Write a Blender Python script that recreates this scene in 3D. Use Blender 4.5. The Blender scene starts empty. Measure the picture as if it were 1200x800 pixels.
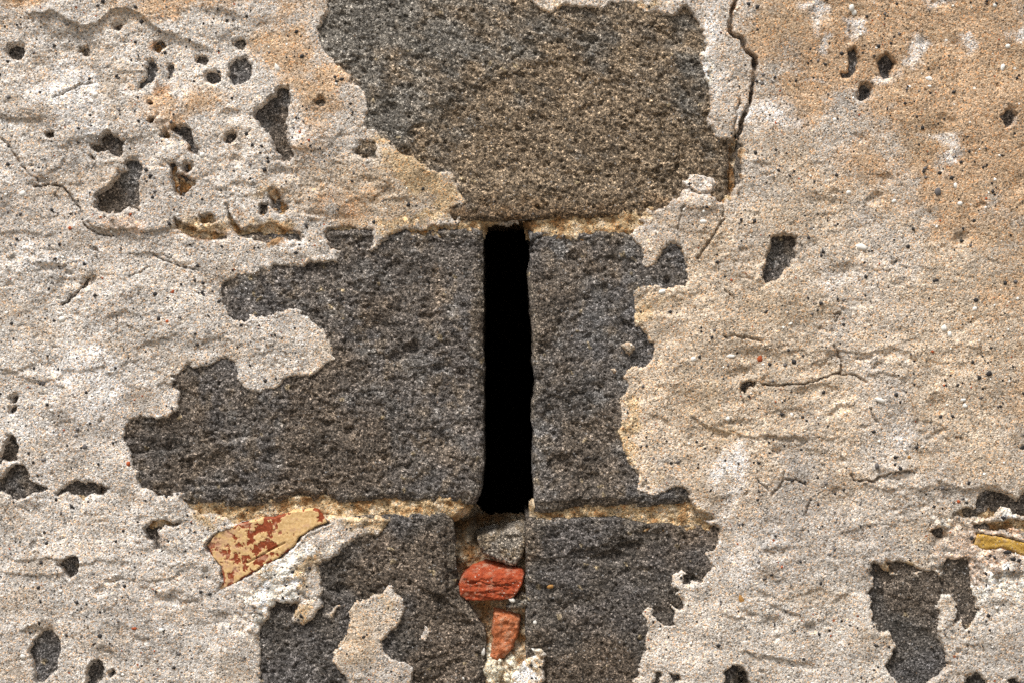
import bpy, math, random
import numpy as np

# ------------------------------------------------------------------ camera, light, exposure
S = 0.00125            # metres of wall per photograph pixel
ZC = 1.5               # height of the picture's centre above the ground
CAM_DIST = 3.2
scene = bpy.context.scene
cam_d = bpy.data.cameras.new('camera'); cam = bpy.data.objects.new('camera', cam_d)
scene.collection.objects.link(cam); scene.camera = cam
cam.location = (0, -CAM_DIST, ZC); cam.rotation_euler = (math.radians(90), 0, 0)
cam_d.sensor_width = 36; cam_d.lens = 36 * CAM_DIST / (1200 * S); cam_d.clip_end = 500

SUN_EL, SUN_AZ = math.radians(62), math.radians(212)     # high, in front of the wall, a little to the left
world = bpy.data.worlds.new('World'); scene.world = world; world.use_nodes = True
wn = world.node_tree; wn.nodes.clear()
sky = wn.nodes.new('ShaderNodeTexSky'); sky.sky_type = 'NISHITA'; sky.sun_disc = False
sky.sun_elevation = SUN_EL; sky.sun_rotation = SUN_AZ; sky.dust_density = 4; sky.air_density = 1.0; sky.ozone_density = 1.0
hs = wn.nodes.new('ShaderNodeHueSaturation'); hs.inputs['Saturation'].default_value = 0.1
bg = wn.nodes.new('ShaderNodeBackground'); bg.inputs['Strength'].default_value = 0.05
wo = wn.nodes.new('ShaderNodeOutputWorld')
wn.links.new(sky.outputs[0], hs.inputs['Color']); wn.links.new(hs.outputs[0], bg.inputs[0]); wn.links.new(bg.outputs[0], wo.inputs[0])
sun_d = bpy.data.lights.new('sun', 'SUN'); sun_d.energy = 2.2; sun_d.angle = math.radians(13); sun_d.color = (1, 0.96, 0.9)
sun = bpy.data.objects.new('sun', sun_d); scene.collection.objects.link(sun)
from mathutils import Vector
to_sun = Vector((math.sin(SUN_AZ) * math.cos(SUN_EL), math.cos(SUN_AZ) * math.cos(SUN_EL), math.sin(SUN_EL)))
sun.rotation_euler = to_sun.to_track_quat('Z', 'Y').to_euler(); sun.location = to_sun * 20
vs = scene.view_settings; vs.view_transform = 'Standard'; vs.look = 'None'; vs.exposure = 1.2; vs.gamma = 1; vs.use_curve_mapping = False
scene.cycles.use_denoising = False
scene.cycles.max_bounces = 6

# ------------------------------------------------------------------ numpy noise
def _tab(seed):
    r = np.random.RandomState(seed)
    p = r.permutation(256); a = r.rand(256) * 2 * np.pi
    return np.concatenate([p, p]), np.cos(a), np.sin(a)
_tabs = {}
def pn(x, y, seed=0):
    if seed not in _tabs: _tabs[seed] = _tab(seed)
    p, gx, gy = _tabs[seed]
    x = np.asarray(x, dtype=np.float32); y = np.asarray(y, dtype=np.float32)
    xi = np.floor(x); yi = np.floor(y); xf = x - xi; yf = y - yi
    xi = xi.astype(np.int32) & 255; yi = yi.astype(np.int32) & 255
    u = xf * xf * xf * (xf * (xf * 6 - 15) + 10); v = yf * yf * yf * (yf * (yf * 6 - 15) + 10)
    x1 = (xi + 1) & 255; y1 = (yi + 1) & 255
    def g(ix, iy, dx, dy):
        h = p[p[ix] + iy]; return gx[h] * dx + gy[h] * dy
    a = g(xi, yi, xf, yf); b = g(x1, yi, xf - 1, yf); c = g(xi, y1, xf, yf - 1); d = g(x1, y1, xf - 1, yf - 1)
    a = a + u * (b - a); c = c + u * (d - c)
    return ((a + v * (c - a)) * 1.5).astype(np.float32)
def fbm(x, y, wl, octv=4, gain=0.5, seed=0, ax=1.0):
    s = 0; amp = 1.0; f = 1.0 / wl
    for i in range(octv):
        s = s + amp * pn(x * f / ax + 17.3 * i, y * f - 9.1 * i, seed + i); amp *= gain; f *= 2.03
    return s
def sst(a, b, x):
    t = np.clip((x - a) / (b - a), 0, 1); return t * t * (3 - 2 * t)
def worley(x, y, wl, seed=0):
    """F1 distance (in cells) and a random number of the nearest cell"""
    r = np.random.RandomState(seed); T = r.rand(3, 128, 128).astype(np.float32)
    x = x / wl; y = y / wl; xi = np.floor(x).astype(np.int32); yi = np.floor(y).astype(np.int32)
    best = np.full(x.shape, 9, np.float32); rid = np.zeros(x.shape, np.float32)
    for dx in (-1, 0, 1):
        for dy in (-1, 0, 1):
            cx = xi + dx; cy = yi + dy; a = cx & 127; b = cy & 127
            d = np.hypot(cx + T[0][a, b] - x, cy + T[1][a, b] - y)
            m = d < best; best = np.where(m, d, best); rid = np.where(m, T[2][a, b], rid)
    return best, rid

def P(s):
    v = [float(t) for t in s.replace(',', ' ').split()]
    return np.array(v, dtype=np.float32).reshape(-1, 2)
def ell(cx, cy, rx, ry, rot=0, n=22):
    t = np.linspace(0, 2 * np.pi, n, endpoint=False); c, s = math.cos(math.radians(rot)), math.sin(math.radians(rot))
    X = rx * np.cos(t); Y = ry * np.sin(t)
    return np.stack([cx + X * c - Y * s, cy + X * s + Y * c], 1).astype(np.float32)
def sdf(poly, X, Y):
    """signed distance, negative inside"""
    d = np.full(X.shape, 1e9, np.float32); ins = np.zeros(X.shape, bool); n = len(poly)
    for i in range(n):
        ax, ay = poly[i]; bx, by = poly[(i + 1) % n]
        ex, ey = bx - ax, by - ay; wx = X - ax; wy = Y - ay
        t = np.clip((wx * ex + wy * ey) / max(ex * ex + ey * ey, 1e-6), 0, 1)
        d = np.minimum(d, (wx - ex * t) ** 2 + (wy - ey * t) ** 2)
        c = (ay > Y) != (by > Y)
        if ey != 0: ins ^= c & (wx < ex * (Y - ay) / ey)
    return np.where(ins, -np.sqrt(d), np.sqrt(d))
def linedist(pts, X, Y):
    """distance to a polyline, the side (positive above a line drawn left to right) and how far along it (0 to 1)"""
    d = np.full(X.shape, 1e9, np.float32); sg = np.zeros(X.shape, np.float32); al = np.zeros(X.shape, np.float32)
    L = np.hypot(*np.diff(pts, axis=0).T); cum = np.concatenate([[0], np.cumsum(L)]); tot = cum[-1]
    for i in range(len(pts) - 1):
        ax, ay = pts[i]; bx, by = pts[i + 1]; ex, ey = bx - ax, by - ay; wx = X - ax; wy = Y - ay
        t = np.clip((wx * ex + wy * ey) / max(ex * ex + ey * ey, 1e-6), 0, 1)
        dd = np.hypot(wx - ex * t, wy - ey * t); m = dd < d
        d = np.where(m, dd, d); sg = np.where(m, -np.sign(ex * wy - ey * wx), sg); al = np.where(m, (cum[i] + t * L[i]) / tot, al)
    return d, sg, al
def bbox_idx(xs, ys, poly, m):
    x0, y0 = poly.min(0) - m; x1, y1 = poly.max(0) + m
    i0, i1 = np.searchsorted(xs, [x0, x1]); j0, j1 = np.searchsorted(ys, [y0, y1])
    return slice(j0, j1), slice(i0, i1)
def axis(lo, hi, step, elo, ehi, grow=1.12, big=26):
    a = list(np.arange(lo, hi + step, step)); s = step; x = a[-1]; up = []
    while x < ehi: s = min(s * grow, big); x = min(x + s, ehi); up.append(x)
    s = step; x = a[0]; dn = []
    while x > elo: s = min(s * grow, big); x = max(x - s, elo); dn.append(x)
    return np.array(dn[::-1] + a + up, dtype=np.float32)

# ------------------------------------------------------------------ mesh output
COL = scene.collection
def mesh_object(name, co, quads, mat, parent=None, tint=None, origin=None, smooth=True):
    co = np.asarray(co, np.float32).reshape(-1, 3)
    quads = np.asarray(quads, np.int32)
    me = bpy.data.meshes.new(name)
    if origin is not None: co = co - np.array(origin, np.float32)
    k = quads.shape[1]
    me.vertices.add(len(co)); me.vertices.foreach_set('co', co.ravel())
    me.loops.add(quads.size); me.loops.foreach_set('vertex_index', quads.ravel())
    me.polygons.add(len(quads)); me.polygons.foreach_set('loop_start', np.arange(0, quads.size, k, dtype=np.int32))
    me.update(calc_edges=True)
    me.polygons.foreach_set('use_smooth', np.full(len(quads), smooth))
    if tint is not None:
        at = me.color_attributes.new('tint', 'FLOAT_COLOR', 'POINT')
        t = np.ones((len(co), 4), np.float32); t[:, :tint.shape[-1]] = tint.reshape(len(co), -1)
        at.data.foreach_set('color', t.ravel())
    me.materials.append(mat)
    o = bpy.data.objects.new(name, me); COL.objects.link(o)
    if origin is not None: o.location = origin
    if parent is not None: o.parent = parent
    return o
def world_co(PX, PY, H):
    return np.stack([(PX - 600) * S, -H * 0.001, ZC + (400 - PY) * S], -1)
def grid_quads(nr, nc, keep=None):
    idx = np.arange(nr * nc, dtype=np.int32).reshape(nr, nc)
    q = np.stack([idx[:-1, :-1], idx[1:, :-1], idx[1:, 1:], idx[:-1, 1:]], -1)
    return q[keep] if keep is not None else q.reshape(-1, 4)
def compact(co, quads, tint):
    used = np.zeros(len(co), bool); used[quads.ravel()] = True
    rm = np.cumsum(used) - 1
    return co[used], rm[quads].astype(np.int32), (tint[used] if tint is not None else None)
def sheet(name, PX, PY, H, mat, parent, tint=None, keep=None, back=None, origin=None):
    nr, nc = PX.shape
    co = world_co(PX, PY, H).reshape(-1, 3); q = grid_quads(nr, nc, keep)
    t = tint.reshape(-1, tint.shape[-1]) if tint is not None else None
    if back is not None:
        cb = world_co(PX, PY, np.full_like(H, back)).reshape(-1, 3); n = len(co)
        q = np.concatenate([q, q[:, ::-1] + n]); co = np.concatenate([co, cb])
        if t is not None: t = np.concatenate([t, t])
    co, q, t = compact(co, q, t)
    return mesh_object(name, co, q, mat, parent, t, origin)

# ------------------------------------------------------------------ materials
def mat_new(name):
    m = bpy.data.materials.new(name); m.use_nodes = True; nt = m.node_tree
    b = nt.nodes['Principled BSDF']; b.inputs['Roughness'].default_value = 0.92; b.inputs['Specular IOR Level'].default_value = 0.25
    return m, nt, b
class N:
    def __init__(s, nt): s.nt = nt
    def n(s, t, **kw):
        o = s.nt.nodes.new(t)
        for k, v in kw.items(): setattr(o, k, v)
        return o
    def link(s, a, b): s.nt.links.new(a, b)
    def ins(s, node, key, v):
        if hasattr(v, 'is_linked') or hasattr(v, 'links'): s.link(v, node.inputs[key])
        else: node.inputs[key].default_value = v
    def math(s, op, a, b=None, c=None, clamp=False):
        o = s.n('ShaderNodeMath', operation=op, use_clamp=clamp); s.ins(o, 0, a)
        if b is not None: s.ins(o, 1, b)
        if c is not None: s.ins(o, 2, c)
        return o.outputs[0]
    def mix(s, kind, f, a, b):
        o = s.n('ShaderNodeMix', data_type='RGBA', blend_type=kind); s.ins(o, 0, f); s.ins(o, 6, a); s.ins(o, 7, b); return o.outputs[2]
    def ramp(s, f, stops, mode='LINEAR'):
        o = s.n('ShaderNodeValToRGB'); r = o.color_ramp; r.interpolation = mode
        while len(r.elements) < len(stops): r.elements.new(0.5)
        for e, (p, c) in zip(r.elements, stops):
            e.position = p; e.color = (c, c, c, 1) if not isinstance(c, tuple) else (*c, 1)
        s.ins(o, 0, f); return o.outputs[0]
    def coord(s): return s.n('ShaderNodeTexCoord').outputs['Object']
    def noise(s, co, scale, detail=4, rough=0.55):
        o = s.n('ShaderNodeTexNoise'); s.link(co, o.inputs['Vector']); o.inputs['Scale'].default_value = scale
        o.inputs['Detail'].default_value = detail; o.inputs['Roughness'].default_value = rough; return o.outputs[0]
    def vor(s, co, scale):
        o = s.n('ShaderNodeTexVoronoi'); s.link(co, o.inputs['Vector']); o.inputs['Scale'].default_value = scale
        sep = s.n('ShaderNodeSeparateColor'); s.link(o.outputs['Color'], sep.inputs[0])
        return o.outputs['Distance'], sep.outputs
    def bump(s, h, strength, dist, nrm=None):
        o = s.n('ShaderNodeBump'); s.ins(o, 'Height', h); o.inputs['Strength'].default_value = strength; o.inputs['Distance'].default_value = dist
        if nrm: s.link(nrm, o.inputs['Normal'])
        return o.outputs[0]

def sandy(name, tinted=True, color=(0.5, 0.44, 0.37), grain=1.0, bump=0.6):
    """lime render: sand grains of many greys and tans, sparse black, white and rust grains"""
    m, nt, b = mat_new(name); k = N(nt); co = k.coord()
    if tinted:
        base = k.n('ShaderNodeVertexColor', layer_name='tint').outputs[0]
    else:
        base = k.n('ShaderNodeRGB').outputs[0]; base.default_value = (*color, 1)
    d1, c1 = k.vor(co, 520)
    g = k.ramp(c1[0], [(0, 0.22), (0.09, 0.42), (0.17, 0.74), (0.5, 0.98), (0.82, 1.2), (1, 1.65)])
    col = k.mix('MULTIPLY', grain, base, g)
    hue = k.ramp(c1[1], [(0, (0.95, 0.98, 1.04)), (0.7, (1, 1, 1)), (0.86, (1.12, 0.95, 0.78)), (1, (1.2, 0.86, 0.6))])
    col = k.mix('MULTIPLY', grain, col, hue)
    d0, c0 = k.vor(co, 900)
    col = k.mix('MULTIPLY', 0.8, col, k.ramp(c0[0], [(0, 0.55), (0.3, 0.9), (0.7, 1.05), (1, 1.35)]))
    n1 = k.noise(co, 55, 6, 0.6)
    col = k.mix('MULTIPLY', 1.0, col, k.ramp(n1, [(0.25, 0.78), (0.5, 1.0), (0.75, 1.14)]))
    d2, c2 = k.vor(co, 170)
    mk = k.math('MULTIPLY', k.math('GREATER_THAN', c2[0], 0.93), k.math('LESS_THAN', d2, k.math('MULTIPLY', c2[1], 0.36)))
    gc = k.ramp(c2[2], [(0, (0.02, 0.018, 0.018)), (0.62, (0.05, 0.035, 0.03)), (0.72, (0.3, 0.1, 0.045)), (0.8, (0.7, 0.68, 0.64))], 'CONSTANT')
    col = k.mix('MIX', mk, col, gc)
    k.link(col, b.inputs['Base Color'])
    h = k.math('ADD', k.math('MULTIPLY', d1, -0.9), k.math('MULTIPLY', k.noise(co, 330, 4, 0.65), 1.6))
    nb = k.bump(h, bump, 0.0016)
    k.link(nb, b.inputs['Normal'])
    return m
def basalt(name, pit=1.0):
    m, nt, b = mat_new(name); k = N(nt); co = k.coord(); b.inputs['Roughness'].default_value = 0.85
    base = k.n('ShaderNodeVertexColor', layer_name='tint').outputs[0]
    f1 = k.noise(co, 190, 5, 0.75); f2 = k.noise(co, 560, 3, 0.6)
    col = k.mix('MULTIPLY', 1.0, base, k.ramp(f1, [(0.36, 0.4), (0.47, 0.8), (0.55, 1.1), (0.66, 2.0)]))
    col = k.mix('MULTIPLY', 0.9, col, k.ramp(f2, [(0.33, 0.3), (0.5, 0.95), (0.66, 2.3)]))
    f3 = k.noise(co, 26, 5, 0.6)
    col = k.mix('MULTIPLY', 1.0, col, k.ramp(f3, [(0.3, 0.75), (0.5, 1.0), (0.7, 1.2)]))
    dg, cg = k.vor(co, 430)
    col = k.mix('MULTIPLY', 1.0, col, k.ramp(cg[0], [(0, 0.3), (0.2, 0.6), (0.3, 0.9), (0.78, 1.05), (0.88, 1.8), (1, 2.6)]))
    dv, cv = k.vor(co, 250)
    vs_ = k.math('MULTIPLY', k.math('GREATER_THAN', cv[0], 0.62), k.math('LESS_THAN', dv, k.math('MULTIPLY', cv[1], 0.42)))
    col = k.mix('MULTIPLY', k.math('MULTIPLY', vs_, 0.85), col, (0.16, 0.15, 0.14, 1))  # dark mineral spots, also painting the shade of unmodelled pits into the colour
    d1, c1 = k.vor(co, 330)
    mk = k.math('MULTIPLY', k.math('GREATER_THAN', c1[0], 0.94), k.math('LESS_THAN', d1, 0.42))
    col = k.mix('MIX', k.math('MULTIPLY', mk, 0.75), col, k.ramp(c1[1], [(0, (0.4, 0.4, 0.41)), (0.6, (0.3, 0.28, 0.26)), (0.92, (0.28, 0.22, 0.17)), (1, (0.3, 0.19, 0.12))]))
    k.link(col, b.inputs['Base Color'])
    dp, cp = k.vor(co, 190)
    pits = k.math('MULTIPLY', k.math('GREATER_THAN', cp[0], 0.45), k.math('SUBTRACT', 0.42, dp, clamp=True))
    h = k.math('SUBTRACT', k.math('MULTIPLY', k.noise(co, 300, 5, 0.7), 2.6), k.math('MULTIPLY', pits, 3.0 * pit))
    k.link(k.bump(h, 0.9, 0.003), b.inputs['Normal'])
    return m
def brick_mat(name, ca, cb, cc):
    m, nt, b = mat_new(name); k = N(nt); co = k.coord()
    n1 = k.noise(co, 130, 6, 0.65)
    col = k.ramp(n1, [(0.3, ca), (0.5, cb), (0.68, cc)])
    d1, c1 = k.vor(co, 380)
    mk = k.math('MULTIPLY', k.math('GREATER_THAN', c1[0], 0.93), k.math('LESS_THAN', d1, 0.35))
    col = k.mix('MIX', mk, col, k.ramp(c1[1], [(0, (0.5, 0.4, 0.33)), (0.6, (0.05, 0.03, 0.025))], 'CONSTANT'))
    col = k.mix('MIX', k.ramp(k.noise(co, 75, 5, 0.7), [(0.52, 0.0), (0.66, 0.55)]), col, (0.42, 0.3, 0.21, 1))
    k.link(col, b.inputs['Base Color'])
    dp, cp = k.vor(co, 300); pits = k.math('MULTIPLY', k.math('GREATER_THAN', cp[0], 0.6), k.math('SUBTRACT', 0.4, dp, clamp=True))
    k.link(k.bump(k.math('SUBTRACT', k.noise(co, 260, 5, 0.72), k.math('MULTIPLY', pits, 1.6)), 1.0, 0.003), b.inputs['Normal'])
    return m
def shard_mat(name):
    m, nt, b = mat_new(name); k = N(nt); co = k.coord(); b.inputs['Roughness'].default_value = 0.6
    n1 = k.noise(co, 58, 7, 0.7); n2 = k.noise(co, 300, 4, 0.6)
    t = k.n('ShaderNodeVertexColor', layer_name='tint').outputs[0]
    sep = k.n('ShaderNodeSeparateColor'); k.link(t, sep.inputs[0])
    cream = k.ramp(n2, [(0.3, (0.47, 0.29, 0.12)), (0.55, (0.62, 0.42, 0.2)), (0.7, (0.68, 0.5, 0.28))])
    rust = k.ramp(n2, [(0.3, (0.13, 0.025, 0.008)), (0.6, (0.26, 0.055, 0.018)), (0.75, (0.36, 0.11, 0.05))])
    f = k.ramp(k.math('ADD', sep.outputs[0], k.math('MULTIPLY', k.math('SUBTRACT', n2, 0.5), 0.5)), [(0.45, 0.0), (0.55, 1.0)])
    col = k.mix('MIX', f, cream, rust)
    pink = k.mix('MIX', k.ramp(k.math('ADD', k.noise(co, 90, 5, 0.7), sep.outputs[1]), [(0.52, 0.0), (0.62, 0.65)]), col, (0.5, 0.3, 0.2, 1))
    k.link(pink, b.inputs['Base Color'])
    k.link(k.bump(k.math('SUBTRACT', k.noise(co, 120, 5, 0.6), k.math('MULTIPLY', f, 0.4)), 0.5, 0.0015), b.inputs['Normal'])
    return m
def plain(name, c):
    m, nt, b = mat_new(name); k = N(nt); co = k.coord()
    n = k.noise(co, 260, 4, 0.6)
    k.link(k.mix('MULTIPLY', 1.0, (*c, 1), k.ramp(n, [(0.3, 0.6), (0.7, 1.35)])), b.inputs['Base Color'])
    k.link(k.bump(n, 0.4, 0.001), b.inputs['Normal']); return m
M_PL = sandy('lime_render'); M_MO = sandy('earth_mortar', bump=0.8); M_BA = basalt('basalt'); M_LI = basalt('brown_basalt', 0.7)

# ------------------------------------------------------------------ traced outlines (photograph pixels)
LINTEL = P('384,-42 384,0 383,20 375,38 376,50 385,65 395,77 410,90 420,99 427,115 431,130 430,148 442,151 446,164 458,168 468,178 482,182 492,188 503,195 512,201 524,203 532,205 535,215 540,228 548,238 530,242 525,250 532,257 560,261 620,262 640,259 680,259 720,257 755,254 757,246 770,247 780,240 795,233 800,224 806,222 812,226 822,228 832,226 836,230 848,238 853,232 854,215 852,185 854,166 845,164 835,158 829,145 832,130 829,115 830,100 826,90 822,75 817,62 826,60 825,50 821,38 815,20 807,8 803,8 797,18 790,21 770,16 755,14 740,5 720,4 705,13 685,10 665,9 645,18 630,8 618,-2 600,-42')
LEFT = P('382,280 384,271 388,268 415,268 434,268 437,283 436,289 424,296 440,292 452,281 466,274 476,269 490,272 502,273 508,267 530,266 548,268 556,272 562,278 600,290 600,560 566,588 556,592 540,589 525,587 500,587 480,586 450,585 420,589 400,589 385,581 370,587 365,581 350,581 340,586 325,591 305,593 285,595 260,593 240,589 215,586 214,577 205,575 200,579 185,578 172,571 165,573 161,566 164,551 155,545 153,531 146,515 149,503 155,490 165,487 180,488 184,492 195,488 208,482 209,470 213,460 205,452 202,440 212,437 219,427 232,429 250,425 262,420 272,421 277,430 277,445 283,453 295,456 320,459 327,454 333,444 342,439 350,440 362,440 373,438 385,427 391,422 390,405 388,397 380,388 365,375 358,368 352,359 340,362 325,367 312,372 300,371 294,366 287,376 278,372 270,365 262,355 259,340 263,330 275,326 290,323 300,320 320,314 335,312 355,311 365,308 380,306 397,308 395,298 399,292 388,290')
RIGHT = P('600,275 621,268 628,266 645,272 655,270 670,274 685,272 700,275 715,272 728,272 740,278 748,285 752,298 752,308 758,314 768,308 775,298 783,290 790,288 797,294 801,305 805,315 803,335 790,336 779,338 770,333 755,335 742,339 742,360 742,382 750,386 758,393 760,400 768,402 766,418 760,428 755,430 745,428 733,432 732,445 738,453 735,458 726,465 728,480 726,500 728,515 731,532 738,543 748,554 747,565 745,573 760,578 775,579 785,573 800,570 806,577 807,585 795,589 775,593 750,594 730,593 715,592 700,595 680,599 650,601 628,600 600,600')
LOWR = P('617,608 630,605 660,606 690,607 720,606 745,610 760,616 785,619 798,618 803,612 820,612 840,615 844,619 840,635 836,643 826,645 828,655 832,665 828,672 821,680 810,682 800,683 797,675 801,667 795,665 788,672 787,685 793,690 790,697 800,705 800,712 793,715 788,708 782,706 790,722 790,732 778,733 768,725 766,715 760,710 753,720 758,733 756,750 754,765 749,778 747,790 740,796 735,806 742,835 720,862 660,870 610,860 600,720')
LOWL = P('455,612 462,606 480,600 500,601 515,603 525,600 545,600 560,650 560,720 575,760 570,800 560,850 500,868 485,806 482,785 478,775 460,770 450,762 450,750 455,742 465,733 470,725 475,712 472,702 463,688 456,684 447,692 435,697 418,703 413,710 408,725 406,740 400,750 390,760 388,775 395,784 405,790 407,806 400,840 350,856 308,836 305,806 306,770 306,745 308,732 317,722 318,712 328,708 340,708 350,706 350,712 342,722 343,730 355,732 365,725 375,715 379,708 375,695 374,680 373,665 378,657 385,654 397,650 405,640 415,632 430,625 443,628 450,622')
SLIT = P('556,256 630,256 632,612 618,640 560,640 528,614 534,590 548,582 556,560')
FILL = P('525,594 632,596 624,700 622,870 548,870 545,770 530,700')
BED_L = P('216,580 250,583 300,583 340,576 400,578 480,576 540,576 545,606 520,606 480,602 455,607 440,604 400,606 372,600 340,603 305,608 280,612 258,604 235,602 220,596')
BED_R = P('610,590 700,584 780,582 806,582 814,596 838,608 803,618 798,624 785,624 760,620 745,614 700,612 640,612 610,612')
BED_TR = P('600,250 700,250 748,248 752,262 738,274 728,280 700,282 650,280 610,280')
BED_TL = P('540,252 575,254 575,280 560,278 548,268 536,264')
CRACKHOLE = P('853,164 858,166 864,165 868,170 864,184 868,196 866,212 860,226 856,236 851,232 852,205 851,180')
HOLES = [
 ell(282, 85, 13, 15), ell(250, 92, 7.5, 8), ell(237, 71, 8, 5, 25), ell(282, 53, 6, 6.5), ell(100, 60, 5.2, 5), ell(140, 31, 4, 4), ell(20, 62, 8.5, 9, -30),
 ell(376, 118, 4.6, 4.6), ell(1012, 109, 6.6, 9), ell(1182, 139, 7.8, 9), ell(271, 163, 5.5, 5), ell(57, 159, 2.6, 2.6), ell(177, 124, 2.2, 2.2), ell(195, 160, 4, 3), ell(108, 186, 2.2, 2), ell(220, 197, 4.5, 4.5),
 P('332,101 339,104 340,118 336,133 333,148 338,165 344,183 340,192 333,190 325,178 319,168 315,158 308,150 301,138 303,130 313,124 320,115 325,105'),
 P('109,176 112,169 120,168 120,160 127,155 134,160 144,165 143,175 140,187 133,183 127,175 118,177'),
 P('148,190 160,188 167,193 167,203 165,215 162,235 162,243 150,246 140,250 127,248 114,242 114,230 118,224 130,221 136,213 140,203 147,198'),
 P('197,192 204,191 206,204 210,214 209,226 206,228 203,215 199,203'),
 P('203,151 208,147 215,153 213,158 205,156'),
 P('0,545 5,520 10,508 18,510 20,522 18,540 8,541 -6,542 -14,528 -5,518'),
 P('5,556 15,546 28,545 34,552 35,562 42,566 52,568 56,573 45,577 35,580 28,585 15,585 12,578 0,574 -20,572 -16,562 0,563'),
 P('66,577 73,571 85,568 90,562 97,566 108,565 120,566 127,572 122,577 112,579 103,583 97,588 90,580 80,577'),
 P('68,660 76,655 80,650 91,652 94,662 90,672 82,676 77,668 75,661'),
 P('34,762 42,748 52,740 62,741 68,752 70,765 68,782 60,790 52,802 44,798 38,780'),
 P('104,788 108,776 115,772 123,780 123,790 115,800 110,806 102,802'),
 P('905,279 915,277 930,279 932,290 933,302 925,314 912,325 900,331 893,325 896,305 900,292'),
 P('994,60 1000,58 1004,72 1003,80 997,89 988,92 985,87 993,81'),
 P('1031,70 1037,63 1044,68 1047,78 1042,90 1034,90 1030,80'),
 P('417,181 425,166 434,165 440,172 441,186 428,186'),
 P('1120,603 1132,596 1143,595 1150,577 1165,575 1180,578 1190,586 1200,578 1240,575 1246,606 1200,606 1187,603 1183,595 1175,594 1165,603 1140,606'),
 P('1015,695 1024,685 1020,672 1026,662 1034,668 1045,675 1055,675 1066,670 1075,675 1080,668 1092,666 1100,675 1108,676 1106,660 1110,654 1120,657 1128,653 1138,655 1136,675 1138,690 1142,705 1144,718 1138,730 1133,737 1128,725 1118,728 1124,718 1120,705 1114,695 1105,695 1098,702 1098,730 1100,750 1108,765 1112,775 1105,790 1095,797 1080,802 1055,804 1045,790 1036,778 1045,772 1050,755 1040,742 1028,742 1022,725 1022,708 1024,702'),
 P('1122,812 1135,792 1143,785 1152,795 1160,806 1150,822'), P('1181,796 1190,792 1197,800 1188,806'),
 P('848,785 858,780 868,781 876,790 882,806 870,818 850,810'), P('766,790 772,788 771,800 765,799'), P('785,792 795,790 797,796 787,798'),
 P('13,463 18,461 21,465 16,470'), P('13,477 18,475 19,482 13,483'), P('871,452 877,447 885,448 884,454 874,459 870,462'),
 P('128,786 133,782 132,788 129,790'), P('205,153 210,149 212,155 207,157'),
]
OCHRE_HOLES = [   # cavities where the earth mortar behind shows
 P('206,258 214,264 226,268 232,275 246,272 262,275 264,279 242,282 228,279 216,272 206,266'),
 P('292,273 304,266 318,263 340,272 352,275 355,281 330,280 312,283 296,281'),
 P('212,148 219,150 227,163 233,175 231,182 225,179 219,166 212,158'),
 P('210,203 222,205 226,214 220,222 217,231 210,229 212,216'),
 ell(188, 55, 6.5, 5.5, 20), P('173,70 181,69 183,84 178,96 170,102 165,104 163,98 171,92'), P('200,74 204,80 203,92 196,96 197,84'),
 P('317,230 324,222 330,232 336,246 330,252 322,244'), P('306,240 314,240 314,250 306,250'),
 P('265,240 269,252 276,262 288,270 300,268 300,278 284,276 272,266'), P('236,255 246,252 256,258 250,262 240,262'), P('152,243 160,243 163,247 154,248'), P('176,139 180,140 178,145 173,143'),
 P('1142,612 1180,608 1200,612 1240,610 1240,620 1190,621 1160,619 1144,618'),
 P('1092,622 1101,619 1104,628 1096,632'), P('1037,659 1052,658 1066,660 1074,663 1080,667 1070,669 1055,673 1040,672'),
 P('172,616 182,612 200,610 208,612 196,616 186,620 186,632 190,642 182,642 176,630'),
]
PATCHES = [   # islands of render left on the stones
 P('384,716 392,712 400,708 403,713 396,718 390,724 384,724'), P('391,731 386,736 389,729'), P('491,746 494,738 499,730 504,736 505,744 499,750 492,750'),
 P('729,404 740,402 744,406 738,420 731,414'), P('714,430 719,428 722,434 717,437'), P('640,765 636,770 634,784 637,797 633,808 606,812 600,790 614,776 626,768 622,762 626,759 634,760'),
 P('806,670 800,667 795,664 791,672 794,684 802,682 800,674'),
 P('812,226 806,222 801,214 808,206 818,203 828,206 836,210 840,220 835,228 822,231'),
 P('818,64 828,62 830,100 825,94 821,78'),
]
SHARD = P('242,639 252,626 266,619 285,612 305,607 325,605 345,598 362,596 374,597 384,611 372,616 358,624 350,629 346,638 330,650 310,662 280,680 262,690 255,692 262,682 260,664 250,652')
YBRICK = P('1140,638 1146,624 1165,627 1190,633 1230,641 1236,660 1214,656 1200,651 1186,646 1172,641 1158,643 1148,642')

# ------------------------------------------------------------------ the setting
ground_m = plain('packed_earth', (0.24, 0.21, 0.17))
gco = np.array([[-80, -120, 0], [80, -120, 0], [80, 80, 0], [-80, 80, 0]], np.float32)
gr = mesh_object('ground', gco, [[0, 1, 2, 3]], ground_m); gr['kind'] = 'structure'

wall = bpy.data.objects.new('stone_wall', None); COL.objects.link(wall)
wall['label'] = 'old wall of dark basalt blocks and flaking lime render with a narrow slit'; wall['category'] = 'wall'; wall['kind'] = 'thing'

XS = axis(-45, 1245, 1.33, -1160, 2360); YS = axis(-45, 845, 1.33, -960, 1600)
PX, PY = np.meshgrid(XS, YS)
STONE_H = np.full(PX.shape, -30, np.float32)      # height of the stone faces under the render coat
def lerp3(c, k, w): return c + (np.array(k, np.float32) - c) * w[..., None]
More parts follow.
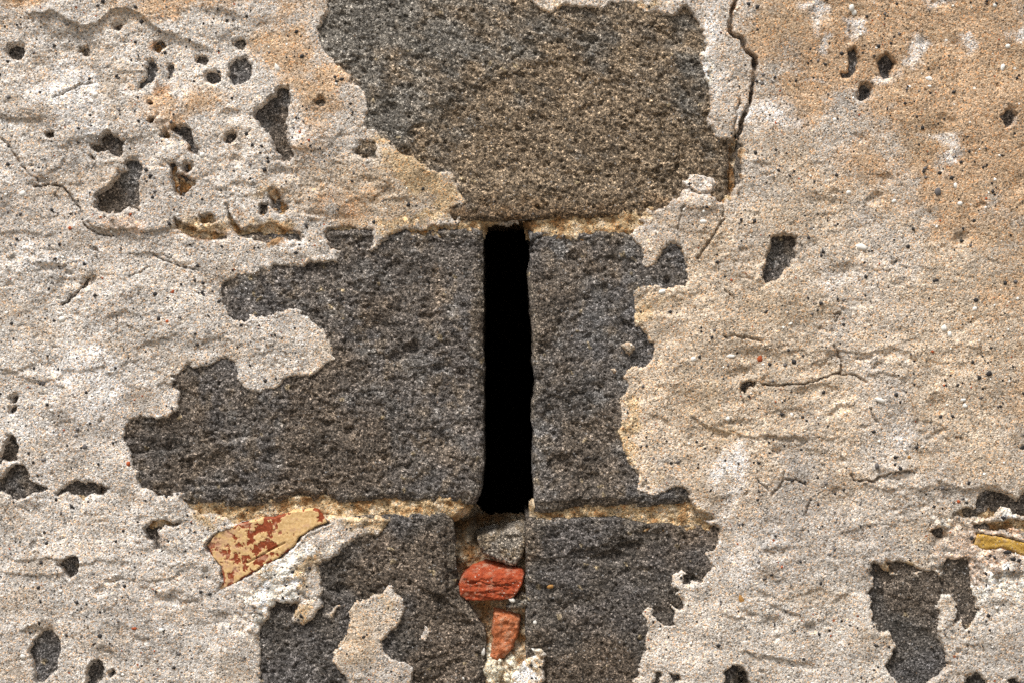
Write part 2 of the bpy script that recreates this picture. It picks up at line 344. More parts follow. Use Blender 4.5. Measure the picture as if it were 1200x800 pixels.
# ------------------------------------------------------------------ basalt blocks
def polyline_at(spec, t):
    if np.isscalar(spec): return np.full(t.shape, spec, np.float32)
    q = np.array(spec, np.float32); return np.interp(t, q[:, 0], q[:, 1]).astype(np.float32)
def stone(name, left, right, top, bottom, step, seed, face=0.0, depth=230, mat=None, kind='grey', edge=3.0, rnd=11, marks=(), label=None, coarse=1.0, warm=0.0):
    """left/right are x against y, top/bottom are y against x (numbers or lists of points)"""
    m = lambda s: s if np.isscalar(s) else np.mean([q[1] for q in s])
    x0, x1, y0, y1 = m(left), m(right), m(top), m(bottom)
    nc = max(4, int((x1 - x0) / step)) + 1; nr = max(4, int((y1 - y0) / step)) + 1
    u, v = np.meshgrid(np.linspace(0, 1, nc), np.linspace(0, 1, nr)); u = u.astype(np.float32); v = v.astype(np.float32)
    ya = y0 + (y1 - y0) * v; xa = x0 + (x1 - x0) * u
    L = polyline_at(left, ya) + edge * fbm(ya, ya * 0 + seed, 34, 4, 0.55, seed); R = polyline_at(right, ya) + edge * fbm(ya, ya * 0 + seed + 7, 34, 4, 0.55, seed + 1)
    Tt = polyline_at(top, xa) + edge * fbm(xa, xa * 0 + seed + 3, 34, 4, 0.55, seed + 2); B = polyline_at(bottom, xa) + edge * fbm(xa, xa * 0 + seed + 5, 34, 4, 0.55, seed + 3)
    X = L + (R - L) * u; Y = Tt + (B - Tt) * v
    e = np.minimum.reduce([X - L, R - X, Y - Tt, B - Y]); ec = np.minimum(np.minimum(X - L, R - X) , 99)
    # corner-rounded distance
    ax_, ay_ = np.minimum(X - L, R - X), np.minimum(Y - Tt, B - Y)
    r = rnd * (1 + 0.5 * pn(X / 50, Y / 50, seed + 4))
    e = np.where((ax_ < r) & (ay_ < r), r - np.hypot(r - ax_, r - ay_), np.minimum(ax_, ay_))
    q = np.clip(1 - e / r, 0, 1.35)
    h = face - r * S * 1000 * 0.62 * q ** 2.3
    if kind == 'lintel':
        c, s_ = math.cos(0.5), math.sin(0.5); xr = X * c + Y * s_; yr = -X * s_ + Y * c
        h = h + 2.2 * fbm(X, Y, 130, 3, 0.5, seed + 20) + 1.3 * fbm(xr, yr, 14, 2, 0.6, seed + 23, 2.2) + 1.3 * fbm(xr, yr, 5.5, 2, 0.65, seed + 26, 1.8)
    else:
        h = h + 2.8 * fbm(X, Y, 110, 3, 0.5, seed + 20) + 1.5 * fbm(X, Y, 24, 2, 0.55, seed + 23) + 1.0 * fbm(X, Y, 7, 2, 0.65, seed + 26)
    rg = 1 - np.abs(fbm(X, Y, 62, 3, 0.55, seed + 70)); h = h + 2.2 * (rg - 0.75) * sst(-0.2, 0.4, pn(X / 90, Y / 90, seed + 74))
    fl = fbm(X, Y, 120, 5, 0.6, seed + 76, 1.5); h = h + 2.4 * sst(0.04, 0.06, fl) + 2.0 * sst(-0.3, -0.28, fl) - 2.2
    wd, wr = worley(X + fbm(X, Y, 12, 2, .5, seed + 31) * 3, Y + fbm(X, Y, 12, 2, .5, seed + 32) * 3, 17, seed + 5)
    h = h - (wr > 0.8) * 3.2 * sst(0.5, 0.15, wd / (0.3 + 2.2 * (wr - 0.75)))
    wd, wr = worley(X + fbm(X, Y, 12, 2, .5, seed + 31) * 2, Y + fbm(X, Y, 12, 2, .5, seed + 32) * 2, 9.5 * coarse, seed)
    h = h - (wr > 0.55) * (1.0 + 2.2 * wr) * sst(0.5, 0.12, wd / (0.45 + 0.8 * (wr - 0.5)))
    wd, wr = worley(X, Y, 4.6, seed + 1); h = h - (wr > 0.5) * 1.3 * sst(0.5, 0.15, wd)
    for mk in marks:
        if mk[0] == 'dent':
            _, cx, cy, rx, ry, dep = mk; h = h - 1.8 * dep * (1 - sst(0.4, 1.2, np.hypot((X - cx) / rx, (Y - cy) / ry) + 0.25 * fbm(X, Y, 12, 2, .5, seed + 40)))
        else:
            _, pts, dep, w = mk; dep = dep * 1.5; d, sg, al = linedist(P(pts), X + 2 * fbm(X, Y, 10, 2, .6, seed + 41), Y + 2 * fbm(X, Y, 10, 2, .6, seed + 42))
            if mk[0] == 'crack': h = h - dep * (1 - sst(w * 0.4, w, d))
            else: h = h + dep * sst(-1.5, 1.5, sg * d) * np.exp(-d / w)
    # colour
    n1 = fbm(X, Y, 70, 4, 0.55, seed + 50); n2 = fbm(X, Y, 22, 3, 0.6, seed + 54)
    t = np.empty(X.shape + (3,), np.float32)
    if kind == 'lintel':
        t[:] = (0.21, 0.192, 0.168)
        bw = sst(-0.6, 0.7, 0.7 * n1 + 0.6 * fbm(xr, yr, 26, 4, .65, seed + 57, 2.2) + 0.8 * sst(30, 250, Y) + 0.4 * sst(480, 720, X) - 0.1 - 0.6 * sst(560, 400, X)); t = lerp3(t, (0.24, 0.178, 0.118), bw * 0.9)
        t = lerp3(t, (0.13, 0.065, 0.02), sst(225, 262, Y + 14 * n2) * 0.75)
    elif kind == 'low':
        t[:] = (0.125, 0.113, 0.102); t = lerp3(t, (0.09, 0.083, 0.08), sst(-0.2, 0.5, n1))
    else:
        t[:] = (0.175, 0.155, 0.14); t = lerp3(t, (0.12, 0.11, 0.105), sst(-0.1, 0.5, n1)); t = lerp3(t, (0.15, 0.12, 0.088), sst(0.1, 0.7, n2 + 0.4 * n1) * 0.6); t = lerp3(t, (0.22, 0.215, 0.21), sst(0.15, 0.6, fbm(X, Y, 34, 4, .6, seed + 58)) * 0.5)
    nl = fbm(X, Y, 150, 3, 0.6, seed + 90); t = lerp3(t, (0.15, 0.118, 0.09), sst(0.05, 0.5, nl) * 0.7 * (kind != 'lintel')); t = lerp3(t, (0.125, 0.12, 0.122), sst(0.1, 0.55, -nl) * 0.6 * (kind != 'lintel'))
    t *= (1 + (0.15 if kind == 'lintel' else 0.34) * n1 + 0.24 * n2)[..., None]; t *= np.array([1 + warm, 1, 1 - warm], np.float32)
    wdl, wrl = worley(X + 3 * fbm(X, Y, 8, 2, .6, seed + 80), Y + 3 * fbm(X, Y, 8, 2, .6, seed + 81), 15, seed + 82)
    res = (wrl > 0.965 - 0.1 * sst(0.1, .6, fbm(X, Y, 90, 2, .5, seed + 84))) * sst(0.22, 0.10, wdl * (0.7 + wrl * 0.5)); t = lerp3(t, (0.42, 0.33, 0.2), res * 0.8); h = h + 0.9 * res
    rim = sst(16, 2, e) * sst(-0.3, 0.4, n2); t = lerp3(t, (0.19, 0.16, 0.125), rim * 0.55)
    t = np.clip(t, 0.02, 0.6)
    ii = np.clip(np.round(np.interp(X, XS, np.arange(len(XS)))).astype(int), 0, len(XS) - 1); jj = np.clip(np.round(np.interp(Y, YS, np.arange(len(YS)))).astype(int), 0, len(YS) - 1)
    np.maximum.at(STONE_H, (jj.ravel(), ii.ravel()), h.ravel().astype(np.float32))
    co = world_co(X, Y, h).reshape(-1, 3); qd = grid_quads(nr, nc); tt = t.reshape(-1, 3)
    # sides
    idx = np.arange(nr * nc).reshape(nr, nc)
    loop = np.concatenate([idx[0, :], idx[1:, -1], idx[-1, -2::-1], idx[-2:0:-1, 0]])
    nl = len(loop); prev = loop; cos = [co]; tts = [tt]; base = len(co); quads = [qd]
    cen = co.mean(0); ring = co[loop]
    for j, dz in enumerate((4, 9, 16, 26, 42, 70, 120, depth)):
        rc = ring.copy(); rc[:, 1] = ring[:, 1] + dz * 0.001
        jit = fbm(np.arange(nl) * step, np.full(nl, dz * 1.3), 16, 3, 0.6, seed + 60) * 0.0018
        dirv = rc - cen; dirv[:, 1] = 0; dirv /= np.linalg.norm(dirv, axis=1)[:, None] + 1e-9
        rc = rc + dirv * jit[:, None]; rc[:, 1] += jit * (dz < depth)
        ids = base + np.arange(nl); base += nl
        quads.append(np.stack([prev, np.roll(prev, -1), np.roll(ids, -1), ids], 1)[:, ::-1]); cos.append(rc); tts.append(tt[loop]); prev = ids
    o = mesh_object('stone', np.concatenate(cos), np.concatenate(quads), mat or M_BA, wall, np.concatenate(tts))
    if label: o['label'] = label
    return o
FINE = 1.4
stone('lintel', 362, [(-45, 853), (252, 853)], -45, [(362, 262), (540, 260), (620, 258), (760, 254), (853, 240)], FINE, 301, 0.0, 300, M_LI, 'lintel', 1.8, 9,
      [('dent', 778, 150, 6, 16, 3.5), ('dent', 772, 135, 9, 3, 3), ('crack', '797,168 797,190 792,200', 3, 1.6), ('ledge', '620,200 640,190 660,192 756,246', 0, 8), ('dent', 455, 128, 12, 8, 2.5), ('dent', 390, 38, 12, 8, 2.0), ('dent', 640, 45, 14, 5, 2), ('dent', 690, 48, 14, 5, 2.5)],
      label='brownish lintel block bridging the slit')
stone('left', 124, [(266, 563), (290, 566), (400, 566), (540, 567), (575, 562), (592, 556)], [(124, 280), (380, 268), (566, 266)], [(124, 586), (240, 590), (285, 595), (325, 591), (340, 586), (350, 580), (365, 580), (371, 587), (385, 580), (400, 589), (420, 589), (450, 585), (500, 588), (540, 588), (566, 592)], FINE, 331, 0.0, 300, None, 'grey', 2.0, 10, coarse=0.9, warm=0.02, marks=
      [('dent', 484, 408, 12, 9, 4.5), ('dent', 468, 416, 12, 7, 3), ('dent', 512, 430, 10, 5, 3.5), ('dent', 462, 312, 10, 8, 3), ('dent', 410, 504, 7, 7, 3), ('dent', 326, 528, 9, 6, 2.5), ('dent', 500, 372, 12, 4, 3),
       ('ledge', '175,530 200,528 222,531 236,521 260,518 300,512', -4.5, 30), ('crack', '240,512 258,500 256,486', 2, 1.5), ('ledge', '200,590 230,570 290,572 350,560', -3, 18), ('ledge', '300,542 330,545 360,555', -2, 16), ('ledge', '535,345 548,360 556,372', 2, 8), ('dent', 254, 540, 18, 12, 2.5), ('dent', 280, 565, 12, 7, 3)])
stone('right', [(266, 620), (285, 622), (320, 619), (350, 621), (405, 624), (440, 627), (470, 624), (540, 625), (600, 627)], 818, [(618, 266), (640, 268), (728, 270), (818, 266)], [(618, 600), (700, 596), (818, 588)], FINE, 351, 0.0, 300, None, 'grey', 2.2, 10, coarse=1.35, warm=0.0, marks=
      [('crack', '622,290 628,280 640,275 660,272 668,276', 4, 1.8), ('crack', '627,284 623,296', 3, 1.4), ('dent', 672, 300, 10, 6, 2), ('dent', 640, 415, 14, 12, 2), ('dent', 655, 545, 16, 14, 3), ('dent', 690, 560, 12, 8, 2.5), ('dent', 700, 455, 12, 8, 2), ('dent', 782, 330, 5, 6, 3), ('ledge', '630,588 700,584 760,582', 2.5, 10)])
stone('lowright', 616, 866, [(616, 607), (720, 605), (760, 613), (866, 611)], 935, FINE, 371, -1.0, 240, None, 'low', 1.2, 8, coarse=1.1, warm=0.045, marks=
      [('dent', 720, 652, 20, 10, 3.5), ('dent', 690, 650, 16, 8, 2.5), ('dent', 640, 690, 14, 10, 2), ('dent', 740, 640, 18, 6, 2.5), ('dent', 806, 676, 10, 6, 3), ('dent', 675, 705, 24, 14, 2)])
stone('lowleft', 290, [(600, 529), (640, 533), (690, 536), (706, 546), (722, 556), (738, 568), (760, 570), (935, 572)], [(290, 612), (450, 603), (530, 599)], 935, FINE, 391, -1.0, 240, None, 'low', 1.2, 8, coarse=0.8, warm=0.03, marks=
      [('ledge', '522,610 522,660 524,700 540,712 556,728', -3.5, 14), ('dent', 400, 690, 16, 8, 4), ('dent', 505, 650, 10, 30, 2), ('ledge', '500,690 520,700 550,725', 3, 12), ('dent', 560, 752, 10, 8, 3), ('dent', 345, 712, 8, 6, 4)])
HID = [(96, 366, -45, 258, -6), (-180, 90, -45, 260, -7), (-180, 116, 278, 600, -3), (-60, 284, 612, 935, -4), (862, 1120, -45, 254, -5), (1126, 1400, -45, 254, -5),
       (826, 1122, 262, 590, -4), (1128, 1400, 262, 604, -2), (872, 1160, 612, 935, -2), (1166, 1400, 660, 935, -4)]
for i, (a, b_, c, d_, f) in enumerate(HID):
    stone('hidden', a, b_, c, d_, 2.4, 500 + 70 * i, f, 120, None, 'grey' if i < 8 else 'low', 2.0, 8)

for _ in range(3):      # fill the gaps between samples
    g = STONE_H.copy()
    for dy in (-1, 0, 1):
        for dx in (-1, 0, 1): g = np.maximum(g, np.roll(np.roll(STONE_H, dy, 0), dx, 1))
    STONE_H = np.where(STONE_H < -29, g, STONE_H)
# ------------------------------------------------------------------ the render coat
WX = PX + 3.0 * fbm(PX, PY, 26, 2, 0.6, 11) + 2.0 * fbm(PX, PY, 8, 3, 0.65, 13)
WY = PY + 3.0 * fbm(PX, PY, 26, 2, 0.6, 21) + 2.0 * fbm(PX, PY, 8, 3, 0.65, 23)
D = np.full(PX.shape, 40, np.float32)
def cut(poly):
    sl = bbox_idx(XS, YS, poly, 48); D[sl] = np.minimum(D[sl], sdf(poly, WX[sl], WY[sl]))
for p in [LINTEL, LEFT, RIGHT, LOWR, LOWL, SLIT, FILL, BED_L, BED_R, BED_TR, BED_TL, CRACKHOLE] + HOLES + OCHRE_HOLES: cut(p)
D_big = np.full(PX.shape, 60, np.float32)       # distance to the large stones and joints only
for p in [LINTEL, LEFT, RIGHT, LOWR, LOWL, SLIT, FILL]:
    sl = bbox_idx(XS, YS, p, 70); D_big[sl] = np.minimum(D_big[sl], sdf(p, PX[sl], PY[sl]))
for p in PATCHES:
    sl = bbox_idx(XS, YS, p, 30); D[sl] = np.maximum(D[sl], -sdf(p, WX[sl], WY[sl]))

# ---- relief of the render coat (millimetres above the stone faces)
T = 8.5 + 3.2 * fbm(PX, PY, 260, 3, 0.5, 31, 1.4)
T += 3.8 * fbm(PX, PY, 90, 2, 0.5, 41, 1.5)
flat = sst(700, 1000, PX - 0.9 * np.clip(PY - 60, 0, 400)) * 0.75      # the smoother trowelled skin at the upper right
T += (1 - 0.6 * flat) * (1.7 * fbm(PX, PY, 36, 2, 0.5, 51, 1.35) + 0.95 * sst(-0.5, 0.5, fbm(PX, PY, 140, 2, .5, 65)) * fbm(PX, PY, 12, 3, 0.6, 61, 1.2))
T += (0.42 * pn(PX / 3.4, PY / 3.4, 71) + 0.25 * pn(PX / 2.1, PY / 2.1, 72))
# flaked layers: small cliffs along the contours of a slow noise
for wl, th, amp, sd in ((150, 0.1, 2.0, 81), (110, -0.22, 1.6, 85), (85, 0.32, 1.5, 89)):
    f = fbm(PX, PY, wl, 5, 0.55, sd, 1.7)
    T += (1 - 0.7 * flat) * amp * (sst(th - 0.012, th + 0.012, f) - 0.5) * sst(-0.4, 0.5, pn(PX / 120, PY / 120, sd + 9))
# dents
rs = np.random.RandomState(5)
def dent(cx, cy, rx, ry, dep, rot=0, sharp=1.0):
    r = max(rx, ry) * 1.8
    sl = bbox_idx(XS, YS, np.array([[cx - r, cy - r], [cx + r, cy + r]], np.float32), 2)
    c, s = math.cos(math.radians(rot)), math.sin(math.radians(rot)); x = WX[sl] - cx; y = WY[sl] - cy
    q = np.hypot((x * c + y * s) / rx, (-x * s + y * c) / ry)
    T[sl] -= dep * (1 - sst(0.35 * sharp, 1.25, q))
for i in range(230):
    r = rs.uniform(5, 17); dent(rs.uniform(-400, 1600), rs.uniform(-300, 1100), r * rs.uniform(1, 2.0), r * rs.uniform(0.5, 1), rs.uniform(1.2, 4.6), rs.uniform(-35, 25))
for i in range(420):
    r = rs.uniform(1.6, 4.0); dent(rs.uniform(-300, 1500), rs.uniform(-200, 1000), r * rs.uniform(1, 1.6), r, rs.uniform(1.2, 3.5), rs.uniform(-40, 40), 1.6)
for a in [(183, 82, 24, 36, 6, 8), (271, 137, 15, 10, 5, 0), (272, 162, 9, 7, 4, 0), (275, 190, 10, 7, 4, 20), (100, 52, 14, 9, 4, 20), (140, 30, 9, 9, 5, 0), (282, 50, 10, 9, 4, 0),
          (236, 66, 12, 9, 4, 25), (370, 135, 16, 14, 2.5, 0), (960, 18, 26, 13, 3.2, -28), (1105, 3, 20, 8, 3, 0), (1078, 58, 22, 16, 3, -30), (1127, 56, 17, 14, 3, 0), (1108, 160, 34, 14, 3, 25), (1000, 30, 9, 24, 3.5, 8),
          (1110, 143, 14, 6, 3, 20), (1195, 35, 12, 18, 2.6, 0), (967, 50, 8, 15, 2, 0), (1127, 185, 12, 8, 3, 30), (1025, 235, 10, 10, 4, 0), (965, 238, 26, 8, 2.5, 5), (1090, 255, 14, 8, 2.5, 0),
          (990, 320, 20, 12, 2.5, 0), (1150, 415, 10, 5, 1.5, 0), (1095, 475, 13, 10, 4, 0), (1010, 418, 12, 4, 3, 5), (1050, 416, 24, 6, 3.5, 8), (1070, 422, 6, 6, 3, 30), (860, 500, 34, 9, 3.5, -4), (925, 514, 26, 5, 3.5, 0), (908, 527, 8, 4, 5, 0), (985, 538, 5, 4, 4, 0), (978, 575, 7, 6, 4, 0),
          (55, 312, 18, 6, 4.5, 5), (105, 332, 12, 7, 4, -10), (150, 372, 16, 6, 2.5, 0), (240, 340, 14, 10, 3, 0), (55, 430, 24, 10, 2.5, 0), (205, 700, 28, 8, 5, 4), (120, 690, 10, 6, 4, 0), (135, 680, 12, 4, 3, 0), (145, 660, 4, 7, 4, 10), (47, 742, 16, 12, 4, -30), (123, 768, 16, 10, 4, 20),
          (243, 672, 5, 9, 6, 0), (190, 650, 26, 10, 2.5, 0), (905, 730, 16, 10, 4, 0), (947, 735, 7, 7, 5, 0), (905, 612, 12, 8, 3, 0), (850, 590, 16, 14, 4, 0), (800, 466, 22, 14, 3, 20), (770, 492, 20, 6, 3, 20), (785, 360, 30, 10, 3, 0), (873, 292, 6, 6, 4, 0), (960, 385, 7, 5, 3, 0), (875, 718, 16, 6, 4, 10), (940, 778, 22, 6, 3, 8),
          (430, 215, 14, 10, 3, 0), (455, 226, 10, 8, 4, 0), (330, 205, 20, 8, 2.5, 0), (20, 140, 36, 10, 2.5, 5), (110, 130, 12, 9, 2, 0), (15, 245, 12, 20, 3, 20), (85, 50, 30, 18, 2, -15), (75, 330, 30, 8, 2, 0)]:
    dent(*a)
# bumps that stand proud
for a in [(385, 235, 44, 18, -3.5, 8), (430, 250, 30, 8, -2.5, 5), (100, 250, 60, 30, -2.5, 10), (915, 455, 70, 30, -2.2, 0), (860, 60, 10, 30, -2, 5), (838, 100, 22, 45, -3, 0), (330, 290, 60, 12, -2.5, -4), (330, 400, 45, 30, -2, 0), (820, 235, 26, 14, -4, 0), (1060, 545, 50, 10, -2, 0)]:
    dent(*a)
# ledges: an upper coat ends along these lines, standing proud above them
def ledge(pts, amp, fall, w=1.2):
    p = P(pts); sl = bbox_idx(XS, YS, p, fall * 3); d, sg, al = linedist(p, WX[sl], WY[sl])
    ends = sst(0, 0.12, al) * sst(0, 0.12, 1 - al)
    T[sl] += amp * sst(-w, w, sg * d) * np.exp(-d / fall) * ends
for a in [('24,24 34,22 45,19 65,15 80,24 96,31 106,33 120,25 133,13 148,9 165,15 178,32 195,40 215,48 232,53 244,56 256,66', 6.5, 26),
          ('-30,125 0,134 20,141 40,141 55,137', 4, 18), ('170,135 185,142 198,140 206,146', 3, 12), ('100,250 108,264 125,272 160,268 185,271 200,263', 5, 12),
          ('40,219 60,217 76,219 84,229', 2.5, 16), ('150,296 180,298 205,306 225,312', 3, 14), ('255,225 268,215 285,212 298,216', 3, 12), ('40,322 55,310 75,308', 3.5, 14),
          ('120,372 136,368 160,385 175,392', 2.5, 14), ('0,432 20,436 35,426 45,425', 2.5, 14), ('340,232 352,250 375,256 420,260 450,256', -3.5, 12), ('430,240 446,226 452,235 480,230', 3, 14),
          ('1005,566 1025,560 1040,553 1070,551 1078,546', 3.2, 16), ('1085,556 1110,568 1135,572 1165,569 1185,577', 3, 14), ('800,482 830,502 880,510 905,511', 3, 16), ('905,512 925,512 955,515', 3, 12),
          ('1010,440 1030,437 1048,437 1060,445', 2.6, 14), ('890,320 880,330 870,325', 3, 8), ('780,350 800,344 830,342', 2, 14), ('880,190 900,196 905,206 890,210', 3, 12), ('875,195 890,205 905,204', 2, 10),
          ('0,650 25,655 60,652 90,660 150,652', 3, 16), ('0,668 40,672 100,668', 2.5, 14), ('20,740 45,732 58,738', 3, 12), ('175,655 210,662 240,658', 2.5, 12), ('185,696 215,702 235,700', 4, 12), ('70,215 130,212 112,220', 2, 10),
          ('880,690 910,700 960,690 1000,700', 2, 14), ('895,705 930,716 940,720', 3, 12), ('860,760 900,768 940,775', 2.6, 14), ('1145,670 1175,668 1215,672', 2, 14), ('845,715 862,722 878,724', 3, 10),
          ('620,0 640,14 665,8 700,12', 2, 14)]:
    ledge(*a)
# hairline and open cracks
CR = np.zeros(PX.shape, np.float32)
def crack(pts, w, dep):
    p = P(pts); sl = bbox_idx(XS, YS, p, 12); d, sg, al = linedist(p, PX[sl] + 1.6 * fbm(PX[sl], PY[sl], 9, 2, 0.6, 97), PY[sl] + 1.6 * fbm(PX[sl], PY[sl], 9, 2, 0.6, 99))
    w = w if w > 2.5 else w * 0.82; CR[sl] += 1.7 * dep * (1 - sst(w * 0.45, w, d)) * (0.72 + 0.28 * np.sin(al * 37))
for a in [('863,-40 863,0 857,15 855,40 868,47 873,60 883,68 884,76 882,100 878,120 870,140 866,156 858,166', 2.9, 15), ('848,395 860,394 875,396 892,399', 1.7, 5), ('893,451 920,451 945,449 965,442 983,437 1000,439 1014,447', 1.7, 5), ('977,404 984,420 985,432 982,438', 1.6, 5),
          ('1005,563 1022,562 1040,555 1068,551', 1.7, 5), ('1020,478 1022,488 1027,494', 1.6, 4), ('918,552 917,562 908,574 903,580', 1.5, 4), ('920,560 932,562 942,567', 1.5, 4), ('949,584 944,600', 1.5, 4),
          ('40,219 60,217 74,219 84,230 92,242 97,249', 1.9, 6), ('100,263 110,272 122,276 132,278', 1.7, 5), ('74,358 88,347 98,337 104,327', 2.2, 6), ('65,115 80,107 92,101 109,98', 1.6, 4), ('-5,158 10,170 22,188 32,202', 1.7, 4),
          ('817,303 828,288 838,272 848,257', 1.7, 5), ('848,340 855,346 862,352', 1.5, 3.5), ('975,370 985,366 978,378', 1.5, 4), ('66,228 69,234', 1.5, 4), ('113,290 116,304', 1.6, 4), ('180,300 205,310 232,318', 1.6, 4), ('138,370 139,392', 1.4, 3.5), ('152,325 168,318 176,312', 1.4, 3),
          ('120,405 124,430', 1.3, 2.5), ('130,398 134,412', 1.3, 2.5), ('866,118 860,150 868,170 866,230', 1.6, 5), ('838,176 845,190 848,205', 1.4, 3), ('868,455 871,475', 1.5, 4), ('996,555 1000,563 1010,562', 1.5, 4), ('885,560 900,575', 1.4, 3), ('846,254 848,240', 1.5, 4), ('794,270 797,252 802,240', 1.5, 4)]:
    crack(*a)
# crumbly, lumpy zones
def blobs(lst, X=PX, Y=PY):
    w = np.zeros(X.shape, np.float32)
    for (cx, cy, rx, ry, a, *r) in lst:
        c, s = math.cos(math.radians(r[0] if r else 0)), math.sin(math.radians(r[0] if r else 0)); x = X - cx; y = Y - cy
        w = np.maximum(w, a * np.exp(-(((x * c + y * s) / rx) ** 2 + ((-x * s + y * c) / ry) ** 2))) if a > 0 else w + a * np.exp(-(((x * c + y * s) / rx) ** 2 + ((-x * s + y * c) / ry) ** 2))
    return np.clip(w, 0, 1.3)
crumb = sst(0.3, 0.8, blobs([(235, 268, 40, 16, 1), (322, 270, 40, 14, 1), (325, 228, 16, 20, .8), (215, 210, 16, 22, .7), (185, 82, 16, 30, .6), (140, 255, 36, 12, .6), (330, 665, 55, 60, 1), (440, 610, 60, 14, 1), (1150, 660, 80, 40, 1), (1180, 620, 60, 20, 1), (590, 790, 60, 40, 1), (380, 215, 20, 10, .7), (490, 255, 70, 14, .8), (720, 262, 90, 12, 1), (760, 604, 90, 8, .9), (830, 218, 24, 16, 1), (826, 85, 10, 30, 1), (300, 600, 120, 12, 1), (300, 720, 40, 50, .8), (1110, 615, 25, 20, 1)]) + 0.2 * fbm(PX, PY, 30, 2, 0.5, 103))
wd, wr = worley(PX + 2 * fbm(PX, PY, 10, 2, .5, 5), PY + 2 * fbm(PX, PY, 10, 2, .5, 6), 9, 3)
T += crumb * (5.5 * (0.5 - wd) + 2.8 * fbm(PX, PY, 12, 3, 0.6, 105) - 1.0)
sand = sst(0.25, 0.8, fbm(PX, PY, 90, 3, 0.5, 111) * 0.5 + 0.5)
wd2, wr2 = worley(PX, PY, 4.2, 9)
T += (wr2 > 0.8) * 0.9 * sst(0.55, 0.2, wd2) * (1 - 0.5 * flat)
# around the tile shard and the yellow brick the coat is lower
for p, low in ((SHARD, 1.5), (YBRICK, 2.5)):
    sl = bbox_idx(XS, YS, p, 30); q = sdf(p, WX[sl], WY[sl]); T[sl] = T[sl] + (low - 6 - T[sl]) * sst(3, -4, q) + (low + 2.5 - T[sl]) * 0.6 * sst(22, 6, q) * sst(-2, 6, q)
# thinning towards large stones, then the broken edge
T = T - (T - 1.2) * np.clip(sst(46, 3, D_big) * (0.5 + 0.75 * pn(PX / 55, PY / 55, 121)), 0, 0.9) - 0.9
ew = 2.0 + 3.2 * sst(-0.2, 0.6, fbm(PX, PY, 40, 2, 0.5, 123)) + 2.0 * crumb
prof = np.clip(D / ew, 0, 1); prof = 1 - (1 - prof) ** 2.2
T = np.maximum(T, 2.2 + 0.0 * T) if False else T
H = np.where(D > 0, -3 + (np.maximum(T, 1.0) + 3) * prof, -3 + D * 2.4)
deep = blobs([(183, 120, 200, 170, 1), (1030, 80, 150, 90, 1), (915, 300, 60, 60, 1), (60, 760, 120, 80, 1)]) > 0.25
H = np.where(deep & (D < 2.5), np.minimum(H, D * 5.0 - 2), H)
sh_ = np.maximum(STONE_H, -12)
H = np.where(D > 0, np.maximum(H, sh_ + (1.0 + 0.6 * pn(PX / 5, PY / 5, 261)) * np.clip(D / 2.5, 0, 1)), np.minimum(H, sh_ - 0.6 + D * 2.4))
H = H - CR * (D > 0)
for p in (SHARD, YBRICK):
    sl = bbox_idx(XS, YS, p, 12); q = sdf(p, WX[sl], WY[sl]); H[sl] = np.where(q < 1.5, np.minimum(H[sl], -1.0 + 3.0 * np.clip(q, -2, 1.5)), H[sl])
H = np.maximum(H, -34)

# ---- colour of the render coat
BX = PX + 14 * fbm(PX, PY, 46, 4, 0.6, 201); BY = PY + 14 * fbm(PX, PY, 46, 4, 0.6, 207); spk = np.random.RandomState(8).uniform(-1, 1, PX.shape).astype(np.float32)
nz1 = fbm(PX, PY, 60, 4, 0.55, 131); nz2 = fbm(PX, PY, 20, 3, 0.6, 137)
tint = np.empty(PX.shape + (3,), np.float32); tint[:] = (0.525, 0.47, 0.41); tint = lerp3(tint, (0.54, 0.505, 0.465), sst(520, 260, PX + 80 * nz1) * 0.85); tint = lerp3(tint, (0.52, 0.48, 0.43), sst(560, 700, PY + 60 * nz1) * sst(700, 900, PX) * 0.8)
w_grey = sst(-0.1, 0.6, fbm(PX, PY, 170, 4, 0.55, 141)); tint = lerp3(tint, (0.45, 0.41, 0.37), w_grey * 0.8)
w_beige = sst(0.3, 0.75, blobs([(850, 420, 200, 190, 1), (1150, 400, 120, 240, .95), (950, 250, 160, 90, .7), (450, 220, 120, 50, .9), (400, 420, 60, 40, .6), (420, 740, 50, 70, .8)], BX, BY) + 0.10 * spk + 0.22 * nz1)
tint = lerp3(tint, (0.50, 0.405, 0.30), w_beige * 0.75)
w_tan = sst(0.32, 0.66, blobs([(1060, 40, 190, 100, 1.25), (1190, 150, 170, 130, 1.2), (1040, 190, 120, 60, .55), (1180, 330, 60, 120, .6), (940, 110, 60, 60, .8), (200, 0, 130, 28, .62), (340, 40, 60, 80, .66), (215, 130, 60, 22, .8), (380, 130, 40, 80, .7), (30, 0, 60, 20, .7), (180, 115, 36, 16, .9), (400, 240, 60, 22, .7), (1190, 470, 40, 80, .6), (45, 90, 40, 20, .35)], BX, BY) + 0.10 * spk + 0.26 * nz1 + 0.12 * nz2)
tint = lerp3(tint, (0.45, 0.318, 0.205), w_tan * 0.95)
